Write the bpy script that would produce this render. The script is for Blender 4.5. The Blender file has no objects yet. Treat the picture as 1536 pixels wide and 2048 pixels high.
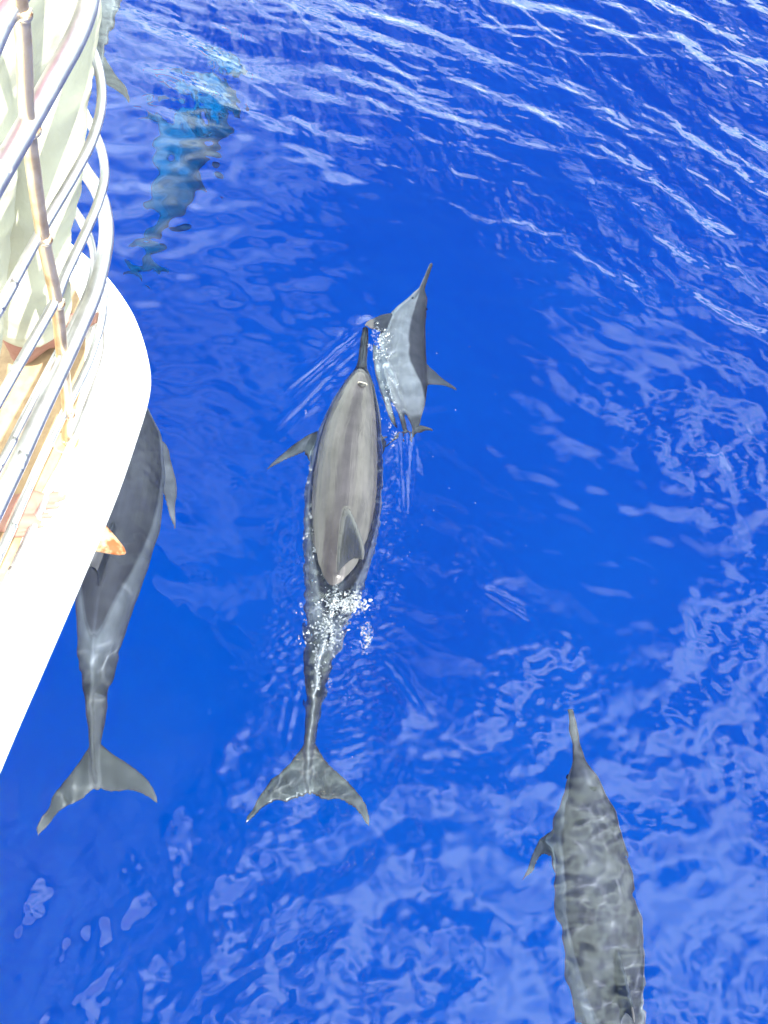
import bpy, bmesh, math, random
import numpy as np
from mathutils import Vector, Matrix, noise as mnoise

random.seed(7)
RNG = np.random.default_rng(11)
S = bpy.context.scene
COL = S.collection
R = math.radians

# ------------------------------------------------------------------ camera
CAM_Z, PITCH, VFOV = 3.3, 60.0, 54.0
W_, H_ = 1536.0, 2048.0
F_ = (H_/2)/math.tan(R(VFOV/2))
cam = bpy.data.cameras.new('camera'); camo = bpy.data.objects.new('camera', cam)
COL.objects.link(camo); S.camera = camo
camo.location = (0, 0, CAM_Z); camo.rotation_euler = (R(90-PITCH), 0, 0)
cam.sensor_fit = 'VERTICAL'; cam.angle_y = R(VFOV) if hasattr(cam, 'angle_y') else cam.angle_y
cam.sensor_height = 24; cam.lens = 12/math.tan(R(VFOV/2))
cam.clip_start = 0.05; cam.clip_end = 6000

# ------------------------------------------------------------------ light
SUN_EL, SUN_AZ = 58.0, 140.0        # azimuth: clockwise from +Y (the way the boat heads)
w = bpy.data.worlds.new('World'); S.world = w; w.use_nodes = True
nt = w.node_tree; nt.nodes.clear()
def nd(t, typ, **k):
    n = t.nodes.new(typ)
    for a, b in k.items(): setattr(n, a, b)
    return n
out = nd(nt, 'ShaderNodeOutputWorld'); bg = nd(nt, 'ShaderNodeBackground')
sky = nd(nt, 'ShaderNodeTexSky', sky_type='NISHITA', sun_disc=False)
sky.sun_elevation = R(SUN_EL); sky.sun_rotation = R(SUN_AZ)
sky.air_density = 1.0; sky.dust_density = 1.0; sky.ozone_density = 2.0
bg.inputs['Strength'].default_value = 0.10
# scattered unseen clouds over the whole sky, arranged for their reflections in the water
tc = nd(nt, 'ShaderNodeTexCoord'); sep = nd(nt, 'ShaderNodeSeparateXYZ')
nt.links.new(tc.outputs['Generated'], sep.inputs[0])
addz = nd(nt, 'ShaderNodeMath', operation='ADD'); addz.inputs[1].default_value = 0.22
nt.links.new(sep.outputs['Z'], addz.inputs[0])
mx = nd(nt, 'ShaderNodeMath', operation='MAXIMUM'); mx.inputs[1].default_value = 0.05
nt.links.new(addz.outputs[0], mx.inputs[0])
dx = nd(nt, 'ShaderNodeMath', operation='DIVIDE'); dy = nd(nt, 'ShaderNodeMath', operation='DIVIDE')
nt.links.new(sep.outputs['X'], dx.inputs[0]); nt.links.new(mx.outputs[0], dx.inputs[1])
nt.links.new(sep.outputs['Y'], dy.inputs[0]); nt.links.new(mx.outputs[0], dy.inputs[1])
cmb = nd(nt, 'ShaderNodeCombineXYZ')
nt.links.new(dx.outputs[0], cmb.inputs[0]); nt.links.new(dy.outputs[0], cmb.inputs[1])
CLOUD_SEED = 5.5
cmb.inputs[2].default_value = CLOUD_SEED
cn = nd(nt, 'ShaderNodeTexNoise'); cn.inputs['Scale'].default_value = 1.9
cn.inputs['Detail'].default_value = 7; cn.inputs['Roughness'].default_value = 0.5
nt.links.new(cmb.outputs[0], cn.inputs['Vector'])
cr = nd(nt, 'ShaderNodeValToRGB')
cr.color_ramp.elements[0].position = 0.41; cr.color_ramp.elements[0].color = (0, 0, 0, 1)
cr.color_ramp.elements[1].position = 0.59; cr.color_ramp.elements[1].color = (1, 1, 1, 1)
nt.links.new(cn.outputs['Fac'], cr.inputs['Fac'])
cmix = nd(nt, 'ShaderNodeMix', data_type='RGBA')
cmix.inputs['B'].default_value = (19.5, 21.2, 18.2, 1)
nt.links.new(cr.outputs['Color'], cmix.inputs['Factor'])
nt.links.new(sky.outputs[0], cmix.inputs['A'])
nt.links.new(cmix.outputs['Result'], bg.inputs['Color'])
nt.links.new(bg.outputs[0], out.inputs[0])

sl = bpy.data.lights.new('sun', 'SUN'); so = bpy.data.objects.new('sun', sl); COL.objects.link(so)
sl.energy = 3.6; sl.angle = R(0.55); sl.color = (1.0, 0.955, 0.89)
try: sl.cycles.is_caustics_light = True
except Exception: pass
sd = Vector((math.sin(R(SUN_AZ))*math.cos(R(SUN_EL)), math.cos(R(SUN_AZ))*math.cos(R(SUN_EL)), math.sin(R(SUN_EL))))
so.rotation_euler = sd.to_track_quat('Z', 'Y').to_euler(); so.location = (0, 0, 30)

S.view_settings.view_transform = 'Standard'; S.view_settings.look = 'None'
S.view_settings.gamma = 1; S.view_settings.use_curve_mapping = False
S.view_settings.exposure = 2.2
S.render.engine = 'CYCLES'
cy = S.cycles
cy.use_denoising = True
try: cy.denoiser = 'OPENIMAGEDENOISE'; cy.denoising_input_passes = 'RGB_ALBEDO_NORMAL'
except Exception: pass
cy.max_bounces = 10; cy.transmission_bounces = 8; cy.glossy_bounces = 5; cy.diffuse_bounces = 3; cy.volume_bounces = 0
cy.caustics_refractive = True; cy.caustics_reflective = True; cy.sample_clamp_indirect = 6
cy.use_adaptive_sampling = True; cy.adaptive_threshold = 0.01

# ------------------------------------------------------------------ projection helpers (photograph pixel -> place in the world)
cP, sP = math.cos(R(PITCH)), math.sin(R(PITCH))
def ray(u, v):
    x = (u-W_/2)/F_; y = (H_/2-v)/F_
    return np.array([x, cP+y*sP, -sP+y*cP])
def P(u, v, z):
    d = ray(u, v); t = (CAM_Z-z)/(-d[2]); return np.array([0, 0, CAM_Z])+d*t
def PW(u, v, dep):
    """a point `dep` metres under the sea that is seen, through flat water, at u, v"""
    if dep <= 0: return P(u, v, -dep)
    d = ray(u, v); d = d/np.linalg.norm(d); h = P(u, v, 0)
    n = 1/1.333; c = -d[2]
    r = n*d; r[2] += (n*c-math.sqrt(1-n*n*(1-c*c)))
    return h+r*(dep/(-r[2]))

# ------------------------------------------------------------------ object helpers
def tag(o, label=None, cat=None, group=None, kind=None):
    if label: o['label'] = label
    if cat: o['category'] = cat
    if group: o['group'] = group
    if kind: o['kind'] = kind
    return o
def mesh_np(name, V, Fq, smooth=True):
    me = bpy.data.meshes.new(name)
    V = np.asarray(V, dtype=np.float32)
    if isinstance(Fq, np.ndarray):
        n, k = Fq.shape
        me.vertices.add(len(V)); me.vertices.foreach_set('co', V.ravel())
        me.loops.add(n*k); me.loops.foreach_set('vertex_index', Fq.astype(np.int32).ravel())
        me.polygons.add(n); me.polygons.foreach_set('loop_start', np.arange(0, n*k, k, dtype=np.int32))
        try: me.polygons.foreach_set('loop_total', np.full(n, k, dtype=np.int32))
        except Exception: pass
        me.update(calc_edges=True)
    else:
        me.from_pydata([tuple(map(float, p)) for p in V], [], Fq); me.update()
    if smooth: me.polygons.foreach_set('use_smooth', np.ones(len(me.polygons), dtype=bool))
    return me
def ob(name, me, mat=None, parent=None):
    o = bpy.data.objects.new(name, me); COL.objects.link(o)
    if mat is not None and me is not None: me.materials.append(mat)
    if parent is not None:
        o.parent = parent; o.matrix_parent_inverse = parent.matrix_world.inverted() if False else Matrix.Translation(-Vector(parent.location))
    return o
def empty(name, loc):
    e = bpy.data.objects.new(name, None); COL.objects.link(e); e.location = loc; return e

class MB:
    def __init__(s): s.v = []; s.f = []
    def add(s, v, f):
        b = len(s.v); s.v += [tuple(map(float, p)) for p in v]; s.f += [tuple(b+i for i in q) for q in f]
    def sphere(s, c, r, n=12, m=8, M=None):
        v = [(0, 0, 1)]
        for j in range(1, m):
            t = math.pi*j/m
            for i in range(n):
                a = 2*math.pi*i/n; v.append((math.sin(t)*math.cos(a), math.sin(t)*math.sin(a), math.cos(t)))
        v.append((0, 0, -1)); f = []
        for i in range(n): f.append((0, 1+i, 1+(i+1) % n))
        for j in range(m-2):
            for i in range(n):
                a = 1+j*n+i; b = 1+j*n+(i+1) % n; f.append((a, a+n, b+n, b))
        L = len(v)-1
        for i in range(n): f.append((L, 1+(m-2)*n+(i+1) % n, 1+(m-2)*n+i))
        rr = (r, r, r) if not hasattr(r, '__len__') else r
        vv = [Vector((p[0]*rr[0], p[1]*rr[1], p[2]*rr[2])) for p in v]
        if M is not None: vv = [M @ p for p in vv]
        s.add([p+Vector(c) for p in vv], f)
    def cap(s, a, b, ra, rb, n=16, m=5):
        """tapered capsule"""
        a = Vector(a); b = Vector(b); d = b-a; L = d.length
        if L < 1e-6: return
        q = d.to_track_quat('Z', 'Y'); rings = []
        for j in range(m+1):
            t = math.pi/2*(j/m); rings.append((-ra*math.cos(t), ra*math.sin(t)))
        for j in range(m+1):
            t = math.pi/2*(j/m); rings.append((L+rb*math.sin(t), rb*math.cos(t)))
        v = []; f = []
        for (z, r) in rings:
            for i in range(n):
                an = 2*math.pi*i/n; v.append(a+q @ Vector((max(r, 1e-5)*math.cos(an), max(r, 1e-5)*math.sin(an), z)))
        for j in range(len(rings)-1):
            for i in range(n):
                k = (i+1) % n; f.append((j*n+i, j*n+k, (j+1)*n+k, (j+1)*n+i))
        f.append(tuple(range(n-1, -1, -1))); f.append(tuple((len(rings)-1)*n+i for i in range(n)))
        s.add(v, f)
    def chain(s, pts, rad, n=16):
        for i in range(len(pts)-1): s.cap(pts[i], pts[i+1], rad[i], rad[i+1], n)
    def mesh(s, name, smooth=True): return mesh_np(name, np.array(s.v), s.f, smooth)

def remeshed(mb, voxel, smooth_it=6, fac=0.5):
    """voxel-merge the pieces of a body into one continuous skin"""
    me = mb.mesh('tmp', False) if isinstance(mb, MB) else mb
    o = bpy.data.objects.new('tmp', me); COL.objects.link(o)
    m = o.modifiers.new('r', 'REMESH'); m.mode = 'VOXEL'; m.voxel_size = voxel; m.adaptivity = 0
    if smooth_it:
        k = o.modifiers.new('s', 'SMOOTH'); k.factor = fac; k.iterations = smooth_it
    dg = bpy.context.evaluated_depsgraph_get(); dg.update()
    me2 = bpy.data.meshes.new_from_object(o.evaluated_get(dg))
    n = len(me2.vertices); V = np.empty(n*3, dtype=np.float32); me2.vertices.foreach_get('co', V)
    V = V.reshape(-1, 3); Fq = [tuple(p.vertices) for p in me2.polygons]
    bpy.data.objects.remove(o)
    if all(len(q) == 4 for q in Fq): Fq = np.array(Fq)
    return V, Fq

def catmull(pts, n=12, closed=False):
    pts = [np.asarray(p, float) for p in pts]; o = []
    N = len(pts)
    for i in range(N if closed else N-1):
        if closed: p0, p1, p2, p3 = pts[(i-1) % N], pts[i], pts[(i+1) % N], pts[(i+2) % N]
        else: p0, p1, p2, p3 = pts[max(i-1, 0)], pts[i], pts[i+1], pts[min(i+2, N-1)]
        for k in range(n):
            t = k/n
            o.append(.5*((2*p1)+(-p0+p2)*t+(2*p0-5*p1+4*p2-p3)*t*t+(-p0+3*p1-3*p2+p3)*t**3))
    if not closed: o.append(pts[-1])
    return o
def tube(pts, rad, n=20, cap=True):
    pts = [Vector(p) for p in pts]; V = []; Fq = []
    t0 = (pts[1]-pts[0]).normalized(); up = Vector((0, 0, 1)) if abs(t0.z) < .95 else Vector((0, 1, 0))
    s = t0.cross(up).normalized()
    for i, p in enumerate(pts):
        t = (pts[min(i+1, len(pts)-1)]-pts[max(i-1, 0)]).normalized()
        s = (s-t*s.dot(t)).normalized(); b = t.cross(s)
        r = rad(i/(len(pts)-1)) if callable(rad) else rad
        for k in range(n):
            a = 2*math.pi*k/n; V.append(p+s*math.cos(a)*r+b*math.sin(a)*r)
    for i in range(len(pts)-1):
        for k in range(n):
            j = (k+1) % n; Fq.append((i*n+k, i*n+j, (i+1)*n+j, (i+1)*n+k))
    if cap: Fq.append(tuple(range(n-1, -1, -1))); Fq.append(tuple((len(pts)-1)*n+k for k in range(n)))
    return V, Fq

# ------------------------------------------------------------------ materials
def mat(name, col=(.5, .5, .5), rough=.5, metal=0.0, spec=.5, noise=None, bump=None, coat=0):
    m = bpy.data.materials.new(name); m.use_nodes = True; t = m.node_tree
    b = t.nodes['Principled BSDF']
    b.inputs['Base Color'].default_value = (*col, 1); b.inputs['Roughness'].default_value = rough
    b.inputs['Metallic'].default_value = metal; b.inputs['Specular IOR Level'].default_value = spec
    b.inputs['Coat Weight'].default_value = coat
    tcn = nd(t, 'ShaderNodeTexCoord')
    if noise:
        col2, scale, lo, hi = noise
        nn = nd(t, 'ShaderNodeTexNoise'); nn.inputs['Scale'].default_value = scale; nn.inputs['Detail'].default_value = 6
        t.links.new(tcn.outputs['Object'], nn.inputs['Vector'])
        rr = nd(t, 'ShaderNodeValToRGB'); rr.color_ramp.elements[0].position = lo; rr.color_ramp.elements[1].position = hi
        rr.color_ramp.elements[0].color = (*col, 1); rr.color_ramp.elements[1].color = (*col2, 1)
        t.links.new(nn.outputs['Fac'], rr.inputs[0]); t.links.new(rr.outputs[0], b.inputs['Base Color'])
    if bump:
        scale, st, dist = bump
        n2 = nd(t, 'ShaderNodeTexNoise'); n2.inputs['Scale'].default_value = scale; n2.inputs['Detail'].default_value = 4
        t.links.new(tcn.outputs['Object'], n2.inputs['Vector'])
        bp = nd(t, 'ShaderNodeBump'); bp.inputs['Strength'].default_value = st; bp.inputs['Distance'].default_value = dist
        t.links.new(n2.outputs['Fac'], bp.inputs['Height']); t.links.new(bp.outputs[0], b.inputs['Normal'])
    return m

M = {}
M['gelcoat'] = mat('white_gelcoat', (.78, .78, .76), .28, spec=.5, noise=((.72, .72, .69), 3, .4, .7), bump=(60, .05, .001))
M['pad'] = mat('tan_nonskid', (.34, .235, .14), .8, spec=.2, noise=((.27, .18, .11), 40, .4, .65), bump=(420, .5, .001))
M['steel'] = mat('polished_steel', (.46, .455, .47), .42, metal=1, noise=((.30, .295, .31), 25, .35, .8), bump=(300, .04, .0005))
M['post'] = mat('tarnished_steel', (.72, .57, .38), .45, metal=1, noise=((.42, .27, .15), 22, .45, .75), bump=(200, .08, .0006))
M['weld'] = mat('weld_bead', (.55, .47, .38), .38, metal=.9, noise=((.2, .1, .05), 90, .5, .7), bump=(260, .5, .001))
M['rust'] = mat('rusty_paint', (.27, .20, .12), .6, spec=.2, noise=((.17, .045, .012), 26, .47, .6), bump=(120, .4, .002))
M['cloth'] = mat('cream_cotton', (.36, .36, .29), .9, spec=.1, noise=((.30, .30, .235), 6, .35, .75), bump=(90, .35, .003))
M['shirt'] = mat('pink_cotton', (.55, .12, .2), .9, spec=.1, bump=(70, .3, .003))  # invented colour, out of view, gives the rails their pink streaks
M['skin'] = mat('tanned_skin', (.225, .125, .098), .6, spec=.15, noise=((.25, .115, .095), 14, .35, .7), bump=(130, .12, .001))
M['hair'] = mat('dark_hair', (.03, .02, .015), .6, bump=(120, .7, .003))
M['nail'] = mat('toe_nail', (.52, .3, .24), .25, spec=.5)
M['eye'] = mat('dark_eye', (.01, .01, .012), .12)
M['hole'] = mat('blowhole_dark', (.008, .007, .008), .35)
M['foam'] = mat('foam_white', (.17, .19, .22), .35, spec=.6)
t = M['foam'].node_tree; b = t.nodes['Principled BSDF']; tcn = nd(t, 'ShaderNodeTexCoord'); nn = nd(t, 'ShaderNodeTexNoise'); nn.inputs['Scale'].default_value = 160
t.links.new(tcn.outputs['Object'], nn.inputs['Vector']); mr = nd(t, 'ShaderNodeMapRange'); mr.inputs['From Min'].default_value = .36; mr.inputs['From Max'].default_value = .6; mr.inputs['To Min'].default_value = .12
t.links.new(nn.outputs['Fac'], mr.inputs['Value']); t.links.new(mr.outputs[0], b.inputs['Alpha'])
def glass_mat():
    m = bpy.data.materials.new('clear_water'); m.use_nodes = True; b = m.node_tree.nodes['Principled BSDF']
    b.inputs['Transmission Weight'].default_value = 1; b.inputs['IOR'].default_value = 1.333; b.inputs['Roughness'].default_value = .02; return m
M['drop'] = glass_mat()

# dolphin skin: the animal's own pattern, brightened on dim submerged parts, comes from a per-vertex tone, scars and mottling from noise
def dolphin_mat(name, mott=.25, rough=.36, spec=.45):
    m = bpy.data.materials.new(name); m.use_nodes = True; t = m.node_tree; b = t.nodes['Principled BSDF']
    at = nd(t, 'ShaderNodeAttribute', attribute_name='tone'); re = nd(t, 'ShaderNodeAttribute', attribute_name='rest')
    n1 = nd(t, 'ShaderNodeTexNoise'); n1.inputs['Scale'].default_value = 9; n1.inputs['Detail'].default_value = 6
    t.links.new(re.outputs['Vector'], n1.inputs['Vector'])
    mr = nd(t, 'ShaderNodeMapRange'); mr.inputs['From Min'].default_value = .3; mr.inputs['From Max'].default_value = .7
    mr.inputs['To Min'].default_value = 1-mott; mr.inputs['To Max'].default_value = 1+mott
    t.links.new(n1.outputs['Fac'], mr.inputs['Value'])
    mp = nd(t, 'ShaderNodeMapping'); mp.inputs['Scale'].default_value = (1.5, 22, 22)
    t.links.new(re.outputs['Vector'], mp.inputs['Vector'])
    n2 = nd(t, 'ShaderNodeTexNoise'); n2.inputs['Scale'].default_value = 1.6; n2.inputs['Detail'].default_value = 3
    t.links.new(mp.outputs[0], n2.inputs['Vector'])
    mr2 = nd(t, 'ShaderNodeMapRange'); mr2.inputs['From Min'].default_value = .35; mr2.inputs['From Max'].default_value = .7
    mr2.inputs['To Min'].default_value = .93; mr2.inputs['To Max'].default_value = 1.1
    t.links.new(n2.outputs['Fac'], mr2.inputs['Value'])
    mm = nd(t, 'ShaderNodeMath', operation='MULTIPLY'); t.links.new(mr.outputs[0], mm.inputs[0]); t.links.new(mr2.outputs[0], mm.inputs[1])
    vm = nd(t, 'ShaderNodeVectorMath', operation='SCALE'); t.links.new(at.outputs['Color'], vm.inputs[0]); t.links.new(mm.outputs[0], vm.inputs['Scale'])
    t.links.new(vm.outputs[0], b.inputs['Base Color'])
    b.inputs['Roughness'].default_value = rough; b.inputs['Specular IOR Level'].default_value = spec
    if spec > .2:
        mp3 = nd(t, 'ShaderNodeMapping'); mp3.inputs['Scale'].default_value = (5, 34, 34); mp3.inputs['Rotation'].default_value = (0, 0, .12)
        t.links.new(re.outputs['Vector'], mp3.inputs['Vector'])
        n4 = nd(t, 'ShaderNodeTexNoise'); n4.inputs['Scale'].default_value = 1.0; n4.inputs['Detail'].default_value = 5; n4.inputs['Distortion'].default_value = .6
        t.links.new(mp3.outputs[0], n4.inputs['Vector'])
        bp = nd(t, 'ShaderNodeBump'); bp.inputs['Strength'].default_value = .28; bp.inputs['Distance'].default_value = .012
        t.links.new(n4.outputs['Fac'], bp.inputs['Height']); t.links.new(bp.outputs[0], b.inputs['Normal'])
        # pale healed scratches
        mp5 = nd(t, 'ShaderNodeMapping'); mp5.inputs['Scale'].default_value = (1.2, 7, 7); mp5.inputs['Rotation'].default_value = (0, 0, .5)
        t.links.new(re.outputs['Vector'], mp5.inputs['Vector'])
        n5 = nd(t, 'ShaderNodeTexNoise'); n5.inputs['Scale'].default_value = 3.0; n5.inputs['Detail'].default_value = 1
        t.links.new(mp5.outputs[0], n5.inputs['Vector'])
        r5 = nd(t, 'ShaderNodeValToRGB'); e = r5.color_ramp.elements; e[0].position = .494; e[0].color = (0, 0, 0, 1); e[1].position = .5; e[1].color = (.006, .006, .006, 1)
        e2 = e.new(.506); e2.color = (0, 0, 0, 1); t.links.new(n5.outputs['Fac'], r5.inputs[0])
        av = nd(t, 'ShaderNodeVectorMath', operation='ADD'); t.links.new(vm.outputs[0], av.inputs[0]); t.links.new(r5.outputs[0], av.inputs[1]); t.links.new(av.outputs[0], b.inputs['Base Color'])
    return m
M['dolphin'] = dolphin_mat('dolphin_skin', .35, .24, .34); M['dolphin_mottled'] = dolphin_mat('dolphin_skin_mottled', .38, .55, .05); M['dolphin_under'] = dolphin_mat('dolphin_skin_submerged', .22, .55, .06)

# ------------------------------------------------------------------ the sea
ABS = 0.16
def sea_material():
    m = bpy.data.materials.new('sea_water'); m.use_nodes = True; t = m.node_tree; t.nodes.clear()
    o = nd(t, 'ShaderNodeOutputMaterial'); g = nd(t, 'ShaderNodeBsdfGlass')
    g.inputs['IOR'].default_value = 1.333; g.inputs['Roughness'].default_value = 0.0
    g.inputs['Color'].default_value = (.84, .92, 1, 1)
    t.links.new(g.outputs[0], o.inputs['Surface'])
    return m
M['sea'] = sea_material()
M['deep'] = mat('deep_blue', (.0, .86, .61), .9, spec=0, noise=((.0, .66, .55), .35, .35, .7))

STEP = 0.008
X0, X1, Y0, Y1 = -2.7, 3.0, -0.7, 6.3
gx = np.arange(X0, X1+1e-6, STEP); gy = np.arange(Y0, Y1+1e-6, STEP)
GX, GY = np.meshgrid(gx, gy)
NY, NX = GX.shape
def spec_noise(lmin, lmax, ang=None, spread=4, slope=1.0, seed=0, power=1.0):
    """random waves with wavelengths lmin..lmax (m), unit rms slope"""
    rg = np.random.default_rng(seed)
    py, px = 1 << int(math.ceil(math.log2(NY))), 1 << int(math.ceil(math.log2(NX)))
    w0 = rg.standard_normal((py, px)); Fw = np.fft.rfft2(w0)
    kx = np.fft.rfftfreq(px, STEP)[None, :]; ky = np.fft.fftfreq(py, STEP)[:, None]
    k = np.hypot(kx, ky)+1e-9; l = 1/k
    lm = math.sqrt(lmin*lmax); wd = math.log(lmax/lmin)/2
    A = np.exp(-(np.log(l/lm)/wd)**2*1.4)*l**power
    if ang is not None:
        th = np.arctan2(ky, kx)-R(ang); A = A*np.abs(np.cos(th))**spread
    h = np.fft.irfft2(Fw*A, s=(py, px))[:NY, :NX]
    gyy, gxx = np.gradient(h, STEP); return h*slope/math.sqrt((gxx**2+gyy**2).mean())
def sm(x, a, b):
    t = np.clip((x-a)/(b-a), 0, 1); return t*t*(3-2*t)
def gauss(px, py, sx, sy, rot=0):
    c, s = math.cos(rot), math.sin(rot); a = (GX-px)*c+(GY-py)*s; b = -(GX-px)*s+(GY-py)*c
    return np.exp(-(a/sx)**2-(b/sy)**2)
# pixel coordinates of every grid node, used to know which stretch of water is which
fx = GY*cP+(CAM_Z)*sP; up_ = GY*sP-(CAM_Z)*cP
PU = W_/2+GX/np.maximum(fx, .3)*F_; PV = H_/2-up_/np.maximum(fx, .3)*F_
# distances along / across the emerging dolphin's line
def segdist(pa, pb):
    ax, ay = pa[:2]; bx, by = pb[:2]; dx_, dy_ = bx-ax, by-ay; L2 = dx_*dx_+dy_*dy_
    t = np.clip(((GX-ax)*dx_+(GY-ay)*dy_)/L2, 0, 1)
    return np.hypot(GX-ax-t*dx_, GY-ay-t*dy_), t
warp = spec_noise(.4, 1.4, seed=3); warp /= warp.std()
# wind sea ahead and to the right of the boat
edge = GY+0.75*(GX-0.4)+.12*warp                       # wavy beyond this line, calmer near the boat
m_far = sm(edge, 2.95, 3.75)
h = spec_noise(.5, 1.5, 50, 6, .055, 1)*(.25+.75*m_far)
h += spec_noise(.14, .40, 47, 4, .115, 2)*(.07+.93*m_far)
h += spec_noise(.055, .14, 42, 3, .105, 4)*(.03+.97*m_far)*(.75+.25*np.clip(warp, -1, 2))
h += spec_noise(.025, .06, 40, 2, .05, 14)*(.03+.97*m_far)
# confused water close in at the lower right and along the bottom
m_near = sm(-GY+.35*GX+.16*warp, -1.55, -.75)
m_near = np.maximum(m_near, .8*sm(-GY-.25*GX+.16*warp, -1.25, -.45))
m_near = np.maximum(m_near, sm(GX+.1*warp, .75, 1.2)*sm(GY, .2, 1.2)*(1-sm(GY, 2.1, 2.8)))
loc = 1-.25*gauss(*P(1200, 1800, 0)[:2], .22, .55); lolo = 1+.9*gauss(*P(120, 1850, 0)[:2], .5, .5)
h += loc*lolo*spec_noise(.12, .42, seed=5, slope=.12)*m_near
h += loc*lolo*spec_noise(.035, .10, seed=6, slope=.11)*m_near*(.6+.35*np.clip(warp, -1, 1.5))
h += spec_noise(.018, .04, seed=16, slope=.045)*m_near*sm(spec_noise(.2, .6, seed=17)*25, 0, 1.2)
h += spec_noise(.12, .5, 75, 2, .030, 7)*(1-m_far)*(1-m_near)+spec_noise(.06, .16, 60, 2, .020, 27)*(1-m_far)*(1-m_near)
h += spec_noise(.10, .28, seed=28, slope=.035)*gauss(-.95, 3.7, .45, .9)
# disturbed skin of water that slides along the dolphin's flanks
A_, B_ = P(735, 700, 0), P(625, 1420, 0)
dd, tt = segdist(A_, B_)
m_fl = np.exp(-((dd-.13)/.075)**2)*sm(tt, .25, .5)*(1-sm(tt, .97, 1.0))+.9*np.exp(-(dd/.12)**2)*sm(tt, .66, .74)*(1-sm(tt, .98, 1))
h += spec_noise(.03, .08, seed=8, slope=.13)*m_fl
dw, tw = segdist(P(790, 900, 0), P(700, 1500, 0))
h += spec_noise(.018, .06, 80, 1, .13, 9)*np.exp(-(dw/.10)**2)*.8
# V-shaped bow wavelets off the beak, and lines trailing the flukes
for (a, b, am, wv) in (((728, 660), (560, 800), .0055, .03), ((735, 690), (520, 900), .0035, .045), ((742, 660), (850, 1000), .004, .035), ((810, 860), (812, 1060), .006, .022), ((735, 1300), (880, 1480), .003, .05),
                       ((600, 1340), (565, 1520), .003, .03), ((960, 1170), (1090, 1245), .006, .025)):
    d_, t_ = segdist(P(*a, 0), P(*b, 0)); d_ = d_+.008*warp
    h += am*np.exp(-(d_/wv)**2)*np.cos(2*math.pi*d_/(wv*1.6))*sm(t_, 0, .15)*(1-sm(t_, .6, 1))
for (u, v, r, am) in ((850, 1095, .05, 1), (790, 1105, .03, .9), (880, 955, .03, .7), (845, 935, .035, .8), (540, 1055, .035, .6), (470, 970, .025, .5), (760, 1315, .03, .8), (520, 1015, .02, .5), (912, 1160, .02, .6), (860, 1245, .02, .5), (800, 1000, .03, .6), (635, 1215, .03, .7), (905, 1250, .02, .4)):
    p = P(u, v, 0); rr = np.hypot(GX-p[0], GY-p[1])
    h += am*.0011*np.cos(2*math.pi*rr/.013)*np.exp(-((rr-r*.45)/(r*.55))**2)
h += spec_noise(.025, .07, seed=31, slope=.17)*(gauss(*P(693, 1215, 0)[:2], .11, .07)+.8*gauss(*P(650, 1275, 0)[:2], .09, .11)+.6*gauss(*P(765, 700, 0)[:2], .03, .08))
d1, t1 = segdist(P(735, 720, 0), P(690, 1190, 0)); h += spec_noise(.045, .16, seed=41, slope=.13)*np.exp(-((d1-.12)/.06)**2)
# the water humps a little before the beak, and lies lower along the dry back
p = P(733, 648, 0); h += .010*np.exp(-(np.hypot(GX-p[0], GY-p[1])/.03)**2)
d1, t1 = segdist(P(735, 720, 0), P(690, 1190, 0)); h += .004*np.exp(-((d1-.16)/.06)**2)
# fade to flat at the rim of the finely built patch
rim = sm(GX, X0, X0+.5)*(1-sm(GX, X1-.5, X1))*sm(GY, Y0, Y0+.4)*(1-sm(GY, Y1-.5, Y1))
h = h*rim
def outer(lo, hi, first, far, ratio=1.5):
    a = []; d = first; x = hi
    while x < far: x += d; d *= ratio; a.append(x)
    b = []; d = first; x = lo
    while x > -far: x -= d; d *= ratio; b.append(x)
    return b[::-1], a
bx_, ax_ = outer(X0, X1, .05, 2500); by_, ay_ = outer(Y0, Y1, .05, 2500)
fxs = np.concatenate([bx_, gx, ax_]); fys = np.concatenate([by_, gy, ay_])
FX, FY = np.meshgrid(fxs, fys); FZ = np.zeros_like(FX)
FZ[len(by_):len(by_)+NY, len(bx_):len(bx_)+NX] = h
r_ = np.hypot(FX, FY)
ny, nx = FX.shape
idx = np.arange(ny*nx).reshape(ny, nx)
Q = np.stack([idx[:-1, :-1], idx[:-1, 1:], idx[1:, 1:], idx[1:, :-1]], -1).reshape(-1, 4)
sea = ob('sea_water', mesh_np('sea_water', np.stack([FX, FY, FZ], -1).reshape(-1, 3), Q), M['sea'])
tag(sea, kind='structure')
sea.cycles.is_caustics_caster = True
def sea_h(x, y):
    i = int(round((x-X0)/STEP)); j = int(round((y-Y0)/STEP))
    return float(h[j, i]) if 0 <= i < NX and 0 <= j < NY else 0.0
D = 9.0
# below a metre the water itself swallows red and then green light
vm = bpy.data.materials.new('water_tint'); vm.use_nodes = True; t = vm.node_tree; t.nodes.clear()
o = nd(t, 'ShaderNodeOutputMaterial'); va = nd(t, 'ShaderNodeVolumeAbsorption'); va.inputs['Color'].default_value = (0.0, .88, .97, 1); va.inputs['Density'].default_value = 1.25
t.links.new(va.outputs[0], o.inputs['Volume'])
z0, z1, k = -12.0, -1.1, 2700
bxv = [(-k, -k, z0), (k, -k, z0), (k, k, z0), (-k, k, z0), (-k, -k, z1), (k, -k, z1), (k, k, z1), (-k, k, z1)]
tag(ob('water_depths', mesh_np('water_depths', np.array(bxv), [(3, 2, 1, 0), (4, 5, 6, 7), (0, 1, 5, 4), (1, 2, 6, 5), (2, 3, 7, 6), (3, 0, 4, 7)], False), vm), kind='structure')
dv = [(-2600, -2600, -D), (2600, -2600, -D), (2600, 2600, -D), (-2600, 2600, -D)]
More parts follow.
